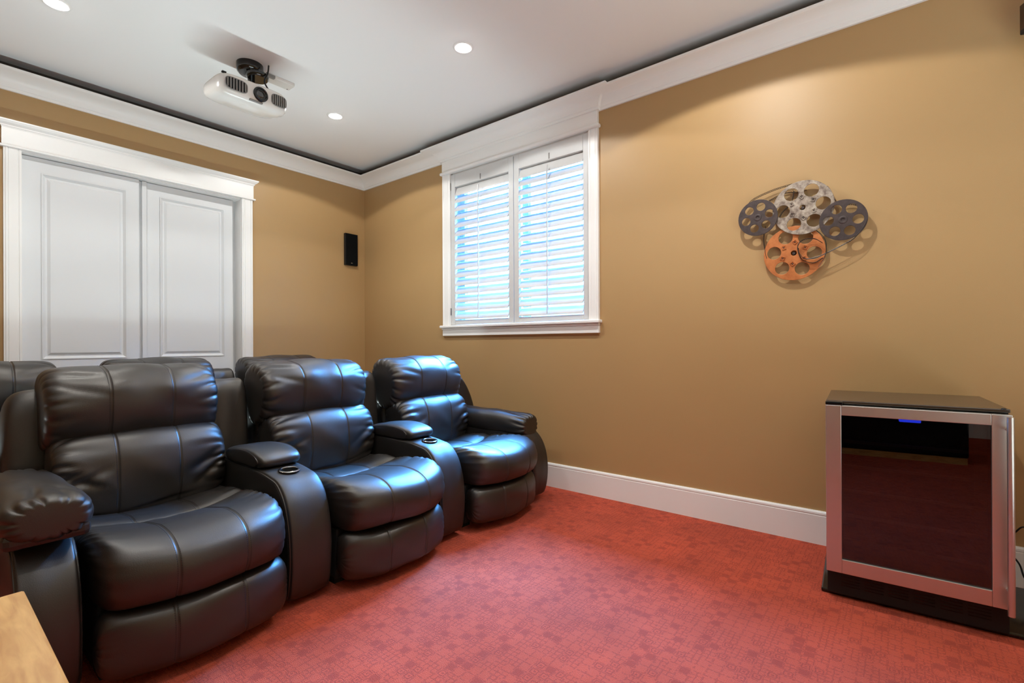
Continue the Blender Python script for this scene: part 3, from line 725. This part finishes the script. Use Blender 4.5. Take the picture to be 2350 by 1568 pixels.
crd = MB().tube(bez([(3.125, -0.27, .36), (3.13, -0.34, .27), (3.135, -.39, .245), (3.135, -.43, .285), (3.12, -.48, .24), (3.08, -.50, .10), (3.0, -.45, .075), (2.97, -.41, .11), (3.02, -.40, .15), (3.10, -.38, .17), (3.145, -.36, .19)], 8), 0.0035, 8).build('power_cord', BLACKM, None, True)
prop(crd, 'black power cord looped on the tan wall behind the wine cooler handle', 'cord')

# ================================================================== film reel wall art
art = empty('film_reel_art', (XW, 0.44, 1.78), 0, 'metal wall art of four film reels joined by film strips on the tan wall', 'wall art')
def reel_mesh(Rr, holes, th):
    cu = bpy.data.curves.new('reel', 'CURVE'); cu.dimensions = '2D'; cu.fill_mode = 'BOTH'; cu.extrude = th/2; cu.bevel_depth = 0.0012; cu.bevel_resolution = 1; cu.resolution_u = 10
    def circ(cx, cy_, r):
        sp = cu.splines.new('BEZIER'); sp.bezier_points.add(3); sp.use_cyclic_u = True; k = 0.5523*r
        for bp, (dx, dy, hx, hy) in zip(sp.bezier_points, ((r, 0, 0, k), (0, r, -k, 0), (-r, 0, 0, -k), (0, -r, k, 0))):
            bp.co = (cx+dx, cy_+dy, 0); bp.handle_right = (cx+dx+hx, cy_+dy+hy, 0); bp.handle_left = (cx+dx-hx, cy_+dy-hy, 0)
    circ(0, 0, Rr)
    for h in holes: circ(*h)
    o = bpy.data.objects.new('tmp', cu); C.objects.link(o); bpy.context.view_layer.update()
    me = bpy.data.meshes.new_from_object(o.evaluated_get(bpy.context.evaluated_depsgraph_get())); bpy.data.objects.remove(o)
    return me
# disc frame: local X = right in the photo (-y world), local Y = up, local Z = out of the wall (-x world)
BASE = Matrix(((0, 0, -1, 0), (-1, 0, 0, 0), (0, 1, 0, 0), (0, 0, 0, 1)))
def reel(y, z, off, Rr, m_, a0, hr, hd_, label, big, tilt=0):
    holes = [(hd_*Rr*math.cos(math.radians(a0+60*k)), hd_*Rr*math.sin(math.radians(a0+60*k)), hr*Rr) for k in range(6)]+[(0, 0, (0.105 if big else 0.085)*Rr)]
    o = fin('reel', reel_mesh(Rr, holes, 0.002), m_, art, True, 30); prop(o, label)
    o.matrix_local = Matrix.Translation((-off, y-0.44, z-1.78)) @ BASE @ Matrix.Rotation(math.radians(tilt), 4, 'X')
    MB().lathe([(Rr-0.003, -0.006), (Rr, -0.006), (Rr+0.0008, 0.0), (Rr-0.001, 0.0022), (Rr-0.004, 0.0016)], 64).build('rim', m_, o, True, 40)
    if big:
        for k in range(6):
            a = math.radians(a0+30+60*k); mb = MB(); q = 0.105*Rr
            pts = [(q*math.cos(a+math.pi/4*0+j*math.pi/2), q*math.sin(a+j*math.pi/2)) for j in range(4)]
            cx, cy_ = 0.40*Rr*math.cos(a), 0.40*Rr*math.sin(a)
            v = []; 
            for s_, h in ((1.0, 0.001), (0.88, 0.0075), (0.70, 0.0075), (0.58, 0.0012)):
                v += [(cx+px*s_, cy_+py*s_, h) for px, py in pts]
            f = [(i*4+j, i*4+(j+1) % 4, i*4+4+(j+1) % 4, i*4+4+j) for i in range(3) for j in range(4)]
            mb.add(v, f); mb.build('embossed_diamond', m_, o)
            MB().lathe([(0, 0.0042), (0.0035, 0.0035), (0.0036, 0.001)], 8, Matrix.Translation((cx, cy_, 0))).build('rivet', DKRL, o)
    else:
        MB().lathe([(0.10*Rr, 0.001), (0.10*Rr, 0.004), (0.15*Rr, 0.005), (0.19*Rr, 0.0035), (0.20*Rr, 0.001)], 32).build('hub_boss', m_, o, True, 40)
    # spacer that holds the disc off the wall
    MB().lathe([(0.05*Rr if big else 0.13*Rr, -0.001), (0.05*Rr if big else 0.13*Rr, -off+0.002)], 12, None, True).build('spacer', DKRL, o)
    return o
reel(0.422, 1.871, 0.045, 0.149, SILV, 4, 0.245, 0.655, 'worn silver reel', True)
reel(0.648, 1.849, 0.056, 0.104, DKRL, 14, 0.235, 0.61, 'small dark bronze reel beside the silver one, window side', False)
reel(0.235, 1.769, 0.056, 0.107, DKRL, -4, 0.245, 0.62, 'small dark bronze reel on the side away from the window', False)
reel(0.468, 1.624, 0.031, 0.152, COPP, -6, 0.245, 0.655, 'copper orange reel at the bottom', True)
def ribbon(pts, off0, off1, half, name='film_strip', step=0.009):
    off0, off1, half = off0*0.62, off1*0.62, half*0.8; pts = [(y+0.006, z+0.009) for (y, z) in pts]
    """perforated film: two rails with a lattice between; stands edge-on to the wall"""
    P = bez([(0, y-0.44, z-1.78) for (y, z) in pts], 10); L_ = [0]
    for a, b in zip(P[:-1], P[1:]): L_.append(L_[-1]+(b-a).length)
    n = max(int(L_[-1]/step), 3); Q = []
    for i in range(n+1):
        s_ = L_[-1]*i/n; Q.append(Vector((0, float(np.interp(s_, L_, [p.y for p in P])), float(np.interp(s_, L_, [p.z for p in P])))))
    mb = MB(); A = []; B = []
    for i, q in enumerate(Q):
        c = off0+(off1-off0)*i/n; A.append(q+Vector((-c-half, 0, 0))); B.append(q+Vector((-c+half, 0, 0)))
    mb.tube(A, 0.0013, 5); mb.tube(B, 0.0013, 5)
    for i in range(n):
        mb.tube([A[i], B[i+1]], 0.0008, 4, False); mb.tube([B[i], A[i+1]], 0.0008, 4, False)
    return prop(mb.build(name, FILM, art), kind='stuff')
ribbon([(.72, 1.90), (0.672, 1.955), (0.584, 1.986), (0.52, 1.999), (.46, 2.005)], .05, .05, .016)
ribbon([(0.588, 1.937), (0.544, 1.953), (0.50, 1.966), (.45, 1.958), (.40, 1.962)], .03, .03, .014)
ribbon([(0.125, 1.75), (0.139, 1.714), (0.178, 1.66), (0.225, 1.63), (0.307, 1.591), (0.35, 1.575), (0.401, 1.572), (0.43, 1.605), (0.439, 1.641), (0.426, 1.669), (0.4, 1.680), (0.357, 1.676), (0.321, 1.649)], .085, .105, .012)
ribbon([(0.438, 1.640), (0.436, 1.606), (0.42, 1.573), (0.395, 1.555), (0.36, 1.548), (0.32, 1.57)], .075, .075, .012)
ribbon([(0.605, 1.79), (0.612, 1.76), (0.617, 1.716), (0.613, 1.671), (.600, 1.60)], .04, .04, .014)
ribbon([(0.30, 1.96), (0.283, 1.93), (0.269, 1.886), (0.255, 1.862), (0.235, 1.845), (.19, 1.842), (.15, 1.82)], .04, .04, .014)
ribbon([(.36, 1.735), (0.335, 1.708), (0.314, 1.675), (0.308, 1.632), (0.310, 1.598), (0.323, 1.56), (0.345, 1.525)], .035, .035, .014)
ribbon([(.535, 1.825), (.519, 1.856), (.492, 1.882), (0.472, 1.909), (0.464, 1.938), (0.46, 1.968)], .045, .045, .012)

# ================================================================== ceiling projector
pj = empty('projector', (1.385, 3.14, 2.62), 0, 'white home theatre projector hanging lens first from a black ceiling mount', 'projector')
MB().lathe([(0.0, 0.308), (0.010, 0.308), (0.066, 0.313), (0.078, 0.326), (0.081, 0.345), (0.081, 0.375), (0.0, 0.375)], 48, Matrix.Translation((0.065, 0.255, 0))).build('mount_disc', BLACKG, pj, True, 40)
MB().lathe([(0.022, 0.15), (0.022, 0.32)], 20, Matrix.Translation((0.065, 0.235, 0)), True).lathe([(0.0, 0.268), (0.060, 0.268), (0.068, 0.278), (0.068, 0.298), (0.055, 0.310), (0, 0.310)], 32, Matrix.Translation((0.09, 0.20, 0))).build('mount_post', BLACKG, pj, True, 40)
mb = MB()
for (x, y) in ((-0.10, 0.08), (0.14, 0.08), (-0.10, 0.26), (0.14, 0.26)):
    mb.tube([(0.065, 0.235, 0.17), (x, y, 0.155)], 0.008, 6)
mb.build('mount_arms', BLACKM, pj)
# body: rounded shell, flat front facing the screen, lower face rounded
def rbox(hx, hy, rz_, n=48, p=5.0):
    return [(hx*math.copysign(abs(math.cos(a))**(2/p), math.cos(a)), hy*math.copysign(abs(math.sin(a))**(2/p), math.sin(a)), rz_) for a in [2*math.pi*k/n for k in range(n)]]
V = []; Fc = []; n = 48
for (k, z, dy) in ((0.55, 0.000, 0.02), (0.80, 0.004, 0.012), (0.93, 0.016, 0.004), (0.985, 0.034, 0.0), (1.0, 0.055, 0), (1.0, 0.115, 0), (0.985, 0.130, 0), (0.95, 0.138, 0), (0.85, 0.142, 0)):
    for (x, y, _) in rbox(0.212*k, 0.165*k, 0): V.append((x, y+0.165+dy, z+(0.142-z)/0.142*0.075*min(max((y+0.165)/0.33, 0), 1)**1.3))
for i in range(8):
    for j in range(n): Fc.append((i*n+j, i*n+(j+1) % n, (i+1)*n+(j+1) % n, (i+1)*n+j))
Fc += [tuple(range(n)), tuple(8*n+j for j in range(n))]
bd = mk('projector_body', V, Fc, WHITEP, pj, True, 50)
def grille(x0, x1, nm):
    cx, hw_ = (x0+x1)/2, (x1-x0)/2
    P = [(cx+hw_*math.copysign(abs(math.cos(a))**.55, math.cos(a)), 0.078+0.036*math.copysign(abs(math.sin(a))**.55, math.sin(a))) for a in [2*math.pi*k/28 for k in range(28)]]
    g = MB().prism(P, 'y', -0.002, 0.004).build('intake_grille', BLACKM, bd)
    fr_ = MB().tube([(p[0], -0.002, p[1]) for p in P]+[(P[0][0], -0.002, P[0][1])], 0.003, 6, False).build('grille_rim', GREYP, bd, True)
    k = 7
    for i in range(k):
        x = x0+(i+0.7)*(x1-x0)/(k+.4); hh_ = 0.034*(1-abs((x-cx)/hw_)**4)**.5
        MB().box(x-0.0035, x+0.0035, -0.008, 0.001, 0.078-hh_, 0.078+hh_, 0.001).build('grille_slat', GREYP, bd)
grille(-0.185, -0.060, 0); grille(0.088, 0.182, 1)
Lm = Matrix.Translation((0.020, 0.0, 0.076)) @ Matrix.Rotation(math.pi/2, 4, 'X')
ln = MB().lathe([(0.045, -0.004), (0.045, 0.006), (0.041, 0.010), (0.034, 0.010), (0.030, 0.004), (0.024, 0.004), (0.022, 0.0)], 40, Lm).build('lens_ring', BLACKG, pj, True, 35)
MB().lathe([(0.0, 0.003), (0.010, 0.0025), (0.020, 0.001), (0.023, -0.001)], 32, Lm).build('lens', LENS, ln, True)
MB().box(-0.045, 0.035, -0.0005, 0.02, 0.020, 0.030, 0.003).build('front_slot', GREYP, bd)
MB().box(-0.190, -0.165, 0.03, 0.05, 0.142, 0.152, 0.004).build('foot', BLACKM, bd)
cb = MB().tube(bez([(0.145, 0.16, 0.370), (0.125, 0.13, 0.30), (0.09, 0.10, 0.22), (0.11, 0.08, 0.16), (0.12, 0.10, .14)], 8), 0.005, 8).build('power_cable', BLACKM, pj, True)
cp = empty('ceiling_plate', (1.645, 3.43, ZC), math.radians(0), 'white rectangular cable plate on ceiling beside the projector mount', 'cover plate')
MB().box(-0.105, 0.110, -0.045, 0.045, -0.024, 0.0, 0.005).build('plate_cover', WHITEP, cp)
MB().box(-0.095, -0.030, -0.047, -0.020, -0.026, -0.006, 0.002).build('open_socket', GREYP, cp)
MB().tube([(0.09, 0.03, -0.024), (0.09, 0.03, -0.028)], 0.004, 8).build('screw', HINGE, cp)

# ================================================================== speakers
sp = empty('wall_speaker', (2.991, YB, 1.966), 0, 'slim black rectangular speaker on the back wall near room corner', 'speaker')
MB().box(-0.074, 0.074, -0.034, 0, 0.0, 0.337, 0.003).build('speaker_cabinet', BLACKM, sp)
MB().box(-0.071, 0.071, -0.038, -0.034, 0.003, 0.334, 0.002).build('grille_cloth', GRILLE, sp)
mb = MB()
for k, w_ in enumerate((0.006, 0.005, 0.004)): mb.box(-0.011+k*0.007, -0.011+k*0.007+w_, -0.0390, -0.038, 0.020, 0.026)
mb.build('badge', SILVERB, sp)
sp2 = empty('bracket_speaker', (3.00, -0.572, 2.45), math.radians(25), 'dark speaker on a bracket high on the tan wall at the frame edge', 'speaker')
MB().prism([(-0.085, 0.02), (-0.10, 0.02), (-0.115, 0.045), (-0.06, 0.145), (0.13, 0.145), (0.13, 0.02)], 'y', -0.11, 0.11).build('speaker_cabinet', mat('dark_walnut', (0.05, 0.022, 0.010), 0.35), sp2)
MB().box(-0.10, 0.10, -0.115, 0.130, 0.0, 0.022, 0.004).build('mount_shelf', BLACKM, sp2)
MB().tube([(0.05, 0, 0.08), (0.165, -0.06, 0.08)], 0.016, 10).build('bracket', BLACKM, sp2, True)

# ================================================================== wooden table at the near left
tb = empty('wooden_table', (-0.43, 0.72, 0), 0, 'honey maple table corner with dark inlay line in front of the armrest', 'table')
zt = 0.72; X1, Y1 = 0.552, 0.40; X0_, Y0_ = -0.28, -0.40; e = 0.118
MB().box(X1-e, X1, Y0_, Y1, zt-0.035, zt, 0.004).build('top_board', WOOD, tb)
MB().box(X0_, X0_+e, Y0_, Y1, zt-0.035, zt, 0.004).build('top_board', WOOD, tb)
mb = MB()
for q in (-1, 1):
    pass
for k in range(4):
    a = X0_+e+0.010+(X1-X0_-2*e-0.020)*k/4; b = X0_+e+0.010+(X1-X0_-2*e-0.020)*(k+1)/4
    MB().box(a+0.0008, b-0.0008, Y0_, Y1, zt-0.035, zt, 0.002).build('top_board', WOOD, tb)
for x in (X1-e-0.010, X0_+e): MB().box(x, x+0.010, Y0_, Y1, zt-0.035, zt-0.002).build('inlay_strip', DARK, tb)
MB().box(X0_+.05, X1-.05, Y0_+.05, Y1-.05, zt-0.10, zt-0.035).build('apron', WOOD, tb)
for x in (X0_+.03, X1-.09):
    for y in (Y0_+.03, Y1-.09): MB().box(x, x+.06, y, y+.06, 0, zt-0.035, 0.004).build('leg', WOOD, tb)
